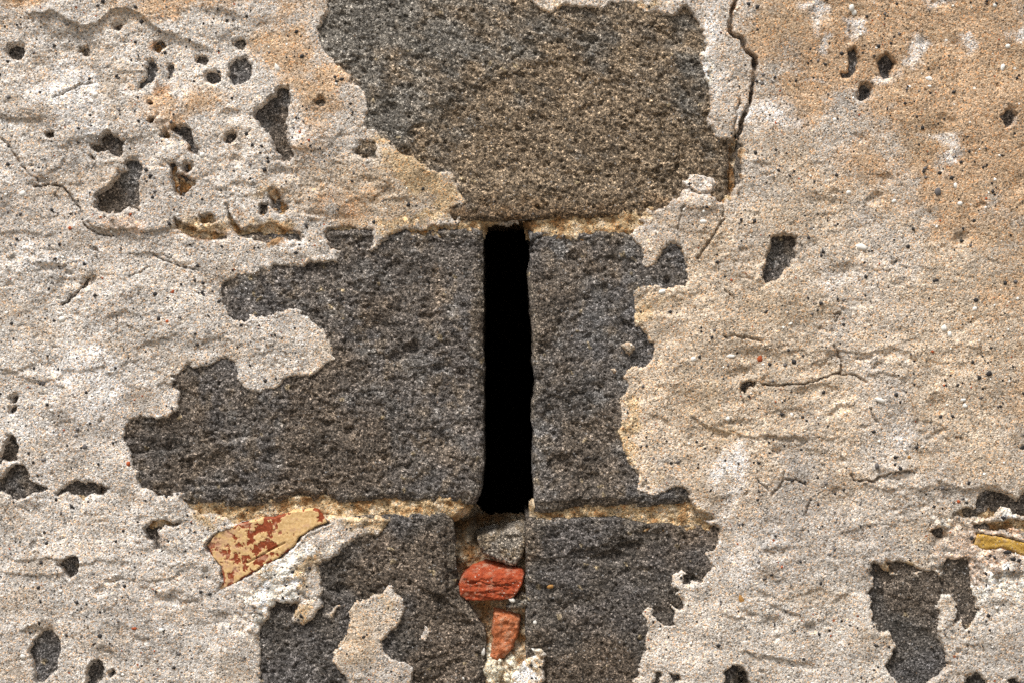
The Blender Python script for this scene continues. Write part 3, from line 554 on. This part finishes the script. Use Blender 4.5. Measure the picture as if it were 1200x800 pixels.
w_wh = sst(0.26, 0.95, blobs([(85, 110, 55, 45, 1), (110, 150, 40, 50, .8), (60, 300, 60, 14, .9), (105, 450, 50, 60, 1), (40, 500, 40, 40, .8), (250, 440, 40, 24, .5), (855, 545, 26, 36, 1), (900, 660, 60, 50, .5), (835, 30, 14, 50, .9), (838, 90, 12, 40, .8), (880, 130, 30, 14, .8), (1060, 510, 26, 40, .9), (960, 18, 24, 12, 1, -28), (1105, 3, 19, 8, 1), (1078, 58, 26, 15, 1, -30),
    (1127, 58, 16, 13, 1), (1105, 165, 34, 12, .9, 20), (1110, 180, 16, 16, .8), (1000, 30, 10, 24, .8), (1195, 38, 12, 18, .9), (966, 52, 7, 14, .8), (910, 135, 40, 16, .9, 30), (1030, 95, 26, 12, .8, -20), (1180, 145, 18, 20, .7), (950, 102, 16, 8, .7), (350, 150, 24, 24, .6), (55, 560, 30, 40, .6), (30, 690, 60, 20, .5), (180, 740, 60, 50, .5), (345, 280, 40, 16, .6), (970, 330, 60, 60, .4), (1000, 760, 50, 30, .5), (870, 690, 40, 20, .5), (60, 215, 60, 14, .6), (195, 110, 40, 60, .4)], BX, BY) + 0.10 * spk + 0.26 * nz1 + 0.16 * nz2)
tint = lerp3(tint, (0.68, 0.66, 0.64), w_wh * 0.92)
w_och = sst(0.34, 0.8, blobs([(490, 200, 60, 22, 1, 35), (530, 235, 20, 40, 1), (480, 262, 80, 12, 1), (700, 262, 90, 12, 1), (560, 265, 20, 20, 1), (400, 596, 190, 13, 1.1), (440, 615, 50, 20, 1), (740, 602, 110, 10, 1.1), (752, 360, 22, 50, .7), (735, 510, 14, 60, .85), (770, 560, 40, 20, .5), (330, 730, 60, 40, .5), (345, 665, 50, 34, .9), (365, 715, 18, 18, .8), (835, 470, 60, 30, .4), (450, 700, 26, 16, .5), (590, 760, 50, 70, .9), (1055, 665, 24, 8, 1), (240, 605, 26, 12, 1), (230, 265, 40, 16, .9), (320, 270, 36, 14, .9), (320, 225, 16, 26, .6), (640, 8, 40, 12, .6), (760, 10, 40, 10, .7), (440, 165, 18, 16, .8), (860, 200, 10, 34, .9), (395, 680, 16, 30, .6), (850, 500, 50, 12, .5)], BX, BY) + 0.10 * spk + 0.2 * nz2)
tint = lerp3(tint, (0.52, 0.39, 0.235), w_och * 0.9)
w_br = sst(0.3, 0.8, blobs([(178, 62, 18, 12, .7), (188, 102, 18, 8, .8), (222, 165, 14, 14, .8), (215, 215, 14, 18, .8), (235, 276, 36, 6, 1), (322, 274, 30, 7, 1), (280, 262, 10, 20, .7), (545, 258, 24, 8, .7), (860, 205, 8, 30, 1), (1180, 616, 50, 6, .8), (1096, 626, 10, 8, .7), (180, 625, 10, 16, .5)], BX, BY) + 0.10 * spk + 0.2 * nz2)
tint = lerp3(tint, (0.24, 0.125, 0.05), w_br * 0.8)
w_pk = sst(0.35, 0.8, blobs([(1150, 650, 60, 45, 1), (140, 258, 36, 12, .9), (400, 240, 30, 12, .7)], BX, BY) + 0.10 * spk + 0.2 * nz2); tint = lerp3(tint, (0.55, 0.42, 0.33), w_pk * 0.6)
w_lime = sst(0.40, 0.52, blobs([(345, 655, 34, 16, 1.1, -30), (328, 692, 24, 20, 1.1), (308, 705, 18, 14, .9), (392, 646, 10, 10, 1), (365, 640, 14, 10, .9), (1108, 612, 5, 14, .9), (1180, 604, 14, 8, .9), (1150, 690, 40, 30, .5), (602, 792, 22, 20, 1), (575, 785, 16, 22, .9), (555, 770, 12, 6, .9), (826, 82, 9, 24, 1), (1185, 680, 40, 26, .6)], BX, BY) + 0.10 * spk + 0.34 * fbm(PX, PY, 16, 3, 0.6, 151))
tint = lerp3(tint, (0.8, 0.77, 0.7), w_lime * 0.97)
tint *= (1 + 0.13 * nz1 + 0.13 * nz2 + 0.12 * fbm(PX, PY, 170, 3, .5, 231))[..., None]
w_st = sst(0.15, 0.75, fbm(PX, PY, 48, 4, .6, 241, 1.8)); tint = lerp3(tint, (0.36, 0.27, 0.175), w_st * 0.35)
tint *= (1 + crumb * (wr - 0.5) * 1.1)[..., None]
tint = np.clip(tint, 0.03, 0.82)
inner = (PX > -200) & (PX < 1400)
mx = np.maximum.reduce([D[:-1, :-1], D[1:, :-1], D[:-1, 1:], D[1:, 1:]])
sheet('render_coat', PX, PY, H, M_PL, wall, tint, keep=mx > -7)

# ------------------------------------------------------------------ mortar joints and infill
def local_grid(x0, x1, y0, y1, step):
    return np.meshgrid(np.arange(x0, x1 + step, step, dtype=np.float32), np.arange(y0, y1 + step, step, dtype=np.float32))
def mortar(poly, face, seed, amp=3.0, name='mortar_joint', step=1.5, col=(0.48, 0.355, 0.205), fn=None, clampy=-60, white=None):
    p = P(poly) if isinstance(poly, str) else poly
    x0, y0 = p.min(0) - 8; x1, y1 = p.max(0) + 8
    X, Y = local_grid(x0, x1, y0, y1, step)
    q = -sdf(p, X + 2 * fbm(X, Y, 12, 3, .6, seed), Y + 2 * fbm(X, Y, 12, 3, .6, seed + 3))
    wd, wr = worley(X + 2 * fbm(X, Y, 9, 2, .5, seed + 5), Y + 2 * fbm(X, Y, 9, 2, .5, seed + 6), 8, seed)
    h = face + amp * fbm(X, Y, 22, 4, 0.6, seed + 8) + 3.0 * (0.45 - wd) + 0.8 * fbm(X, Y, 4, 2, .6, seed + 12)
    if fn: h = h + fn(X, Y)
    h = np.where(q > 0, h, h + q * 4); h = np.maximum(h, clampy)
    n = fbm(X, Y, 18, 3, .6, seed + 15)
    t = np.empty(X.shape + (3,), np.float32); t[:] = col
    t = lerp3(t, (0.55, 0.45, 0.32), sst(0.05, 0.6, n)); t = lerp3(t, (0.23, 0.125, 0.05), sst(0.0, 0.6, -n) * 0.9); t *= (0.8 + 0.4 * wr)[..., None]
    if white: ww = sst(0.35, 0.55, blobs(white, X, Y) + 0.3 * fbm(X, Y, 12, 3, .6, seed + 19)); t = lerp3(t, (0.78, 0.73, 0.58), ww * 0.95); h = h + 4 * ww
    mxq = np.maximum.reduce([q[:-1, :-1], q[1:, :-1], q[:-1, 1:], q[1:, 1:]])
    return sheet(name, X, Y, h, M_MO, wall, t, keep=mxq > -8)
mortar('95,250 200,252 380,250 520,238 552,250 564,258 562,270 554,282 540,280 400,282 200,290 95,292', -4, 701)
mortar('621,260 640,252 756,244 850,228 872,240 872,280 760,282 700,282 640,280 626,274', -4, 711)
mortar('-20,575 120,582 400,580 545,580 545,594 528,606 400,616 -20,624', -7, 721, amp=4)
mortar('628,594 700,588 860,576 1100,590 1240,600 1240,660 1150,665 860,622 760,622 640,612 628,610', -6.5, 731, amp=4)
mortar('846,100 872,100 876,262 846,262', -13, 741, col=(0.2, 0.125, 0.065), fn=lambda X, Y: -12 * (1 - sst(0.3, 1.1, np.hypot((X - 859) / 5, (Y - 178) / 16))) - 6 * (1 - sst(1, 2.5, np.abs(X - 854))))
mortar('168,40 240,40 245,292 190,292 170,240', -7.5, 751, col=(0.36, 0.21, 0.09))
mortar('90,-40 96,-40 100,260 88,260', -9, 756)
mortar('260,200 360,200 366,290 260,290', -7, 761, col=(0.36, 0.21, 0.09))
# fill of broken stuff below the slit: grows deeper and brown upwards
def fillh(X, Y):
    return -22 * sst(705, 650, Y) - 150 * sst(642, 622, Y) * sst(546, 562, X) - 60 * sst(640, 606, Y) * sst(562, 546, X) + 8 * (1 - sst(0.4, 1.2, np.hypot((X - 546) / 14, (Y - 654) / 18))) + 12 * sst(735, 790, Y)
mortar('522,604 545,602 558,618 570,622 634,622 634,870 560,880 545,800 530,700', -22, 771, amp=5, name='rubble_fill', col=(0.27, 0.2, 0.125), fn=fillh, clampy=-190, white=[(605, 795, 20, 16, 1), (578, 788, 12, 18, 1), (556, 770, 12, 6, 1), (572, 762, 5, 9, 1), (598, 772, 6, 10, .8), (590, 830, 30, 20, .8)])

# ------------------------------------------------------------------ masonry core and the dark room behind it
core_m = plain('rubble_core', (0.16, 0.13, 0.1))
def boxes(lst):
    co = []; q = []
    for (x0, x1, y0, y1, z0, z1) in lst:
        b = len(co); co += [(x, y, z) for x in (x0, x1) for y in (y0, y1) for z in (z0, z1)]
        q += [[b + i for i in f] for f in ((0, 1, 3, 2), (4, 6, 7, 5), (0, 4, 5, 1), (2, 3, 7, 6), (0, 2, 6, 4), (1, 5, 7, 3))]
    return co, q
wx = lambda p: (p - 600) * S
wz = lambda p: ZC + (400 - p) * S
co, q = boxes([(wx(-1159), wx(556), 0.036, 0.6, wz(590), wz(-950)), (wx(-1158), wx(522), 0.0362, 0.599, 0.0, wz(590)), (wx(632), wx(2359), 0.036, 0.6, 0.0, wz(-950)), (wx(555), wx(633), 0.0361, 0.601, wz(240), wz(-949)), (wx(521), wx(633), 0.2, 0.601, 0.001, wz(690)), (wx(521), wx(633), 0.0363, 0.2, 0.001, wz(860))])
mesh_object('rubble_core', co, q, core_m, wall, smooth=False)
co, q = boxes([(-2.2, -2.0, 0.599, 3.0, 0.002, wz(-948)), (2.0, 2.2, 0.599, 3.0, 0.002, wz(-948)), (-2.0, 2.0, 2.8, 3.0, 0.002, wz(-948)), (-2.2, 2.2, 0.599, 3.0, wz(-948), wz(-948) + 0.2)])
mesh_object('inner_room', co, q, core_m, wall, smooth=False)

# ------------------------------------------------------------------ pieces set in the mortar and lying in the slit
def piece(name, poly, hfun, mat, parent, seed, edge=3.0, rough=0.7, step=1.1, tfun=None, back=None, warp=1.2):
    p = P(poly) if isinstance(poly, str) else poly
    x0, y0 = p.min(0) - 6; x1, y1 = p.max(0) + 6
    X, Y = local_grid(x0, x1, y0, y1, step)
    q = -sdf(p, X + warp * fbm(X, Y, 12, 3, .6, seed), Y + warp * fbm(X, Y, 12, 3, .6, seed + 3))
    h = hfun(X, Y) + rough * (1.4 * fbm(X, Y, 16, 3, .55, seed + 7) + 0.5 * fbm(X, Y, 4, 2, .6, seed + 11))
    pr = np.clip(q / edge, 0, 1); h = h - edge * 1.3 * (1 - pr) ** 2
    bk = back if back is not None else -40
    h = np.where(q > 0, h, h + q * 14); h = np.maximum(h, bk)
    t = tfun(X, Y) if tfun else np.full(X.shape + (3,), 0.12, np.float32)
    mxq = np.maximum.reduce([q[:-1, :-1], q[1:, :-1], q[:-1, 1:], q[1:, 1:]])
    org = None
    if parent is None: c = p.mean(0); org = ((c[0] - 600) * S, -bk * 0.001, ZC + (400 - p[:, 1].max()) * S)
    return sheet(name, X, Y, h, mat, parent, t, keep=mxq > -4.5, back=back, origin=org)
def top_thing(o, label, cat): o['label'] = label; o['category'] = cat; return o

def shard_f(X, Y):
    """where the cream paint has flaked off the terracotta"""
    w = blobs([(312, 618, 20, 9, .8, -12), (288, 616, 10, 6, .7), (304, 640, 14, 10, .6), (318, 640, 12, 5, .8, -30), (306, 655, 16, 5, .8, -30), (268, 675, 10, 5, .9), (247, 639, 7, 3, 1, -20), (290, 650, 16, 10, .45), (262, 676, 4, 5, 1), (278, 648, 18, 14, .42), (375, 606, 5, 8, .6)], X, Y)
    edge = sst(3.2, 0.6, np.abs(sdf(SHARD, X, Y))) * 0.5 * sst(-.3, .3, fbm(X, Y, 20, 2, .5, 881))
    return sst(0.42, 0.5, w * 0.75 + edge + 0.42 * fbm(X, Y, 10, 4, .7, 883) + 0.2 - 0.25 * sst(322, 350, X))
def shard_t(X, Y):
    t = np.zeros(X.shape + (3,), np.float32); t[..., 0] = shard_f(X, Y); t[..., 1] = 0.12 * sst(310, 260, X) - 0.06; return t
def shard_h(X, Y):
    d, sg, al = linedist(P('290,659 310,648 334,635'), X, Y)
    return 4.2 + 0.03 * (X - 310) - 0.03 * (Y - 645) - 3 * (1 - sst(0.5, 1.4, d)) - 0.7 * shard_f(X, Y) + 1.2 * fbm(X, Y, 50, 2, .5, 885)
sh = piece('tile_shard', SHARD, shard_h, shard_mat('flaking_glaze'), wall, 801, 1.4, 0.3, 0.9, shard_t); sh['label'] = 'terracotta tile shard with flaking cream paint'
yb = piece('brick', YBRICK, lambda X, Y: 4.5 + 0.35 * np.clip(Y - (632 + (X - 1150) * 0.16), -8, 8) * -0.3, brick_mat('yellow_brick', (0.32, 0.17, 0.03), (0.5, 0.3, 0.06), (0.58, 0.38, 0.11)), wall, 811, 2.5, 0.8); yb['label'] = 'yellow brick end set in crumbly mortar'

red = brick_mat('red_brick', (0.19, 0.03, 0.011), (0.3, 0.053, 0.018), (0.38, 0.09, 0.036))
orange = brick_mat('orange_brick', (0.25, 0.07, 0.025), (0.42, 0.13, 0.05), (0.5, 0.22, 0.12))
def red_h(X, Y):
    fr = 677 + 2 * fbm(X, Y, 25, 2, .5, 5); front = 0.06 * (X - 575) - 0.12 * np.abs(Y - 692) + 2.4 * fbm(X, Y, 8, 3, .65, 77, 1.8) - 2.5 * (1 - sst(0.3, 1.4, linedist(P('545,684 560,682 580,686 600,684'), X, Y + 2 * fbm(X, Y, 9, 2, .6, 78))[0])); top = -2.4 * (fr - Y) + 0.5 * fbm(X, Y, 14, 2, .5, 79); side = 1.6 * (X - 541) + 0.4 * (Y - 690); end = 2.2 * (613 - X); return np.minimum(np.minimum(front, top), np.minimum(side, end)) - 1.5
top_thing(piece('brick_fragment', '537,685 541,677 550,668 556,660 562,655 585,661 612,668 614,674 612,684 608,692 600,701 585,703 560,704 546,703 539,698', red_h, red, None, 821, 1.3, 0.4, 0.9, back=-85, warp=0.5), 'bright red broken brick wedged across the foot of the slit', 'brick')
top_thing(piece('brick_fragment', '580,713 592,716 611,722 609,735 606,748 600,760 592,770 582,776 574,771 577,755 577,740 578,725',
    lambda X, Y: -3 - 2.6 * np.clip(722 - Y + (X - 590) * 0.25, 0, 20) * 0.8 - 0.25 * np.abs(X - 590) + 2.2 * fbm(X, Y, 11, 2, .6, 78) - 2.5 * (1 - sst(0.4, 1.2, np.hypot((X - 594) / 5, (Y - 731) / 4))), orange, None, 831, 3.5, 1.4, 0.9, back=-45),
    'upright orange brick chip below the red brick', 'brick')
def grey_t(c):
    def f(X, Y):
        t = np.empty(X.shape + (3,), np.float32); t[:] = c; n = fbm(X, Y, 16, 3, .6, 91); t = lerp3(t, (0.21, 0.16, 0.105), sst(-.1, .5, n) * .8); return t
    return f
top_thing(piece('rubble_stone', '559,631 567,627 578,624 590,626 602,622 613,619 618,624 616,640 612,654 604,665 594,663 582,659 566,651 561,642',
    lambda X, Y: -16 - 5 * sst(600, 575, X) + 0.0 * X - 7 * (1 - sst(0.2, 1.2, np.hypot((X - 596) / 16, (Y - 634) / 8))) - 0.5 * np.clip(634 - Y, 0, 20), M_BA, None, 841, 4.5, 1.8, 0.9, grey_t((0.27, 0.235, 0.195)), back=-90),
    'grey-brown rubble stone lying on the bright red brick', 'stone')
top_thing(piece('rubble_stone', '594,712 599,705 606,700 612,695 619,697 619,708 612,714 604,713 598,717', lambda X, Y: -6 + 3 * fbm(X, Y, 10, 2, .6, 93), M_BA, None, 851, 4, 1.6, 0.9, grey_t((0.3, 0.27, 0.23)), back=-50),
    'small pale stone chip between the red brick and the orange chip', 'stone')

# ------------------------------------------------------------------ pebbles and chips in the render
peb_m = {'black': plain('black_pebble', (0.035, 0.033, 0.034)), 'grey': plain('grey_pebble', (0.13, 0.12, 0.12)), 'white': plain('white_chip', (0.74, 0.72, 0.68)),
         'rust': plain('rust_chip', (0.36, 0.085, 0.03)), 'amber': plain('amber_pebble', (0.36, 0.19, 0.06))}
def unit_pebble(seed, flatn=0.5):
    r = np.random.RandomState(seed); co = []; nr_, nc_ = 5, 8
    for i in range(nr_):
        th = math.pi * (i + 0.5) / nr_
        for j in range(nc_):
            ph = 2 * math.pi * j / nc_; k = 1 + r.uniform(-0.2, 0.2)
            co.append((k * math.sin(th) * math.cos(ph), -flatn * k * math.cos(th), k * math.sin(th) * math.sin(ph)))
    q = [[i * nc_ + j, i * nc_ + (j + 1) % nc_, (i + 1) * nc_ + (j + 1) % nc_, (i + 1) * nc_ + j] for i in range(nr_ - 1) for j in range(nc_)]
    b = len(co); co += [(0, -flatn, 0), (0, flatn, 0)]
    for j in range(nc_): q += [[b, (j + 1) % nc_, j, j], [b + 1, (nr_ - 1) * nc_ + j, (nr_ - 1) * nc_ + (j + 1) % nc_, (nr_ - 1) * nc_ + j]]
    return np.array(co, np.float32), q
def peb_mesh(seed, mat):
    co, q = unit_pebble(seed); me = bpy.data.meshes.new('pebble')
    me.from_pydata([tuple(c) for c in co], [], [list(dict.fromkeys(f)) for f in q]); me.polygons.foreach_set('use_smooth', [True] * len(me.polygons)); me.materials.append(mat); me.update(); return me
def surf(px, py):
    i = min(max(np.searchsorted(XS, px), 0), len(XS) - 1); j = min(max(np.searchsorted(YS, py), 0), len(YS) - 1); return float(H[j, i])
pm = {k: [peb_mesh(s, m) for s in (1, 2, 3)] for k, m in peb_m.items()}
PEB = [(1098, 225, 4, 5.5, 'grey'), (868, 702, 3.4, 7, 'amber'), (151, 543, 3, 3.5, 'rust'), (1158, 437, 3.5, 3.5, 'black'), (1146, 442, 3, 3, 'black'), (1049, 462, 3, 3, 'black'), (1197, 523, 3, 5, 'black'), (1008, 290, 7.5, 4, 'white'), (994, 226, 3.5, 3.5, 'white'), (1047, 236, 3, 2.5, 'white'),
       (1105, 385, 4, 4, 'white'), (1112, 392, 3, 4, 'white'), (1141, 362, 3, 3, 'white'), (1142, 352, 3, 3, 'black'), (1119, 218, 2.5, 4, 'white'), (1124, 239, 3, 3, 'white'), (1088, 93, 5, 3, 'white'), (1174, 80, 3, 5, 'white'), (1180, 55, 3, 3, 'white'), (852, 490, 3, 3, 'white'), (776, 342, 5, 3, 'white'), (824, 260, 4.5, 3, 'white'), (848, 545, 3, 3, 'white'),
       (113, 112, 3.5, 3.5, 'white'), (28, 227, 3.5, 4, 'white'), (325, 80, 3, 5.5, 'white'), (238, 182, 3.5, 4, 'white'), (74, 374, 4, 4, 'white'), (1000, 15, 4, 5, 'white'), (1165, 7, 3, 3, 'white'), (977, 141, 3, 3, 'white'), (957, 30, 2, 2, 'white'), (28, 768, 4, 3.5, 'white'), (190, 737, 4, 3.5, 'white'), (158, 735, 3.5, 2.2, 'rust'), (197, 377, 2.4, 2.6, 'rust'), (118, 744, 3, 3, 'black'),
       (84, 268, 2.6, 2.4, 'rust'), (183, 345, 3, 3, 'black'), (203, 342, 2.4, 3, 'rust'), (100, 523, 3.5, 3.5, 'grey'), (92, 502, 3, 3, 'grey'), (90, 510, 2.4, 2.4, 'grey'), (52, 448, 3, 4, 'grey'), (1063, 289, 3, 3, 'black'), (1095, 329, 4, 2.2, 'black'), (890, 420, 3.5, 4.5, 'rust'), (1026, 545, 3, 4, 'grey'), (1064, 535, 2.4, 2.4, 'amber'), (786, 541, 2.6, 3, 'black'), (794, 540, 3, 3, 'grey'), (812, 420, 3.4, 3.4, 'white'), (855, 417, 6, 2.6, 'white'), (997, 10, 4, 5, 'white'), (1030, 468, 6, 3, 'white'),
       (1130, 475, 3.4, 3.4, 'white'), (1128, 468, 4, 2.4, 'white'), (870, 790, 3, 3, 'grey'), (1063, 752, 4, 5, 'white'), (1065, 694, 3.4, 3, 'white'), (645, 687, 4, 2.6, 'amber'), (627, 729, 2.6, 3, 'white'), (566, 763, 3.2, 5.5, 'white'), (542, 795, 2.8, 2.8, 'white'), (600, 703, 4, 3, 'white'), (1186, 588, 2, 2, 'black'), (1175, 606, 3.5, 3.5, 'black'), (1138, 630, 2.6, 2.6, 'black'), (1187, 654, 4, 3, 'black'), (1180, 646, 5, 2.6, 'black'), (1122, 587, 2.6, 2.6, 'rust'), (104, 587, 2, 2, 'grey')]
rr = random.Random(4)
for i, (px, py, rx, ry, kd) in enumerate(PEB):
    o = bpy.data.objects.new('pebble', pm[kd][i % 3]); COL.objects.link(o); o.parent = wall
    hh = max(surf(px, py), -2.0 if 530 < px < 860 else -30)
    o.location = ((px - 600) * S, -hh * 0.001 + 0.0003, ZC + (400 - py) * S); o.scale = (rx * S, min(rx, ry) * S, ry * S); o.rotation_euler = (0, rr.uniform(-0.4, 0.4), 0)
# loose sand grains big enough to cast a shadow, far too many to count
clus = sst(-0.35, 0.55, fbm(PX, PY, 70, 3, .6, 251)) * 0.9 + 0.1
def grit(name, kd, n, seed, lo, hi):
    r = np.random.RandomState(seed); co = []; q = []
    base = np.array([(1, 0, 0), (-1, 0, 0), (0, -1, 0), (0, 0.6, 0), (0, 0, 1), (0, 0, -1)], np.float32)
    tri = [(0, 4, 2), (4, 1, 2), (1, 5, 2), (5, 0, 2), (4, 0, 3), (1, 4, 3), (5, 1, 3), (0, 5, 3)]
    k = 0
    while k < n:
        px = r.uniform(-40, 1240); py = r.uniform(-40, 840)
        i = np.searchsorted(XS, px); j = np.searchsorted(YS, py)
        if D[j, i] < 3 or r.rand() > clus[j, i]: continue
        a = r.uniform(0, 6.28); s = (lo + (hi - lo) * r.rand() ** 2.2) * S; b = base * (1 + r.uniform(-0.35, 0.35, (6, 1))) * np.array([s * r.uniform(.8, 1.4), s * 0.7, s])
        ca, sa = math.cos(a), math.sin(a); x = b[:, 0] * ca - b[:, 2] * sa; z = b[:, 0] * sa + b[:, 2] * ca
        co.append(np.stack([x + (px - 600) * S, b[:, 1] - H[j, i] * 0.001, z + ZC + (400 - py) * S], 1)); q += [[v + 6 * k for v in f] for f in tri]; k += 1
    o = mesh_object(name, np.concatenate(co), q, peb_m[kd], wall); o['kind'] = 'stuff'
grit('sand_grit', 'black', 1300, 1, 0.7, 2.9); grit('sand_grit', 'white', 520, 2, 0.8, 2.5); grit('sand_grit', 'rust', 160, 3, 0.8, 1.8); grit('sand_grit', 'grey', 450, 4, 0.7, 2.6)
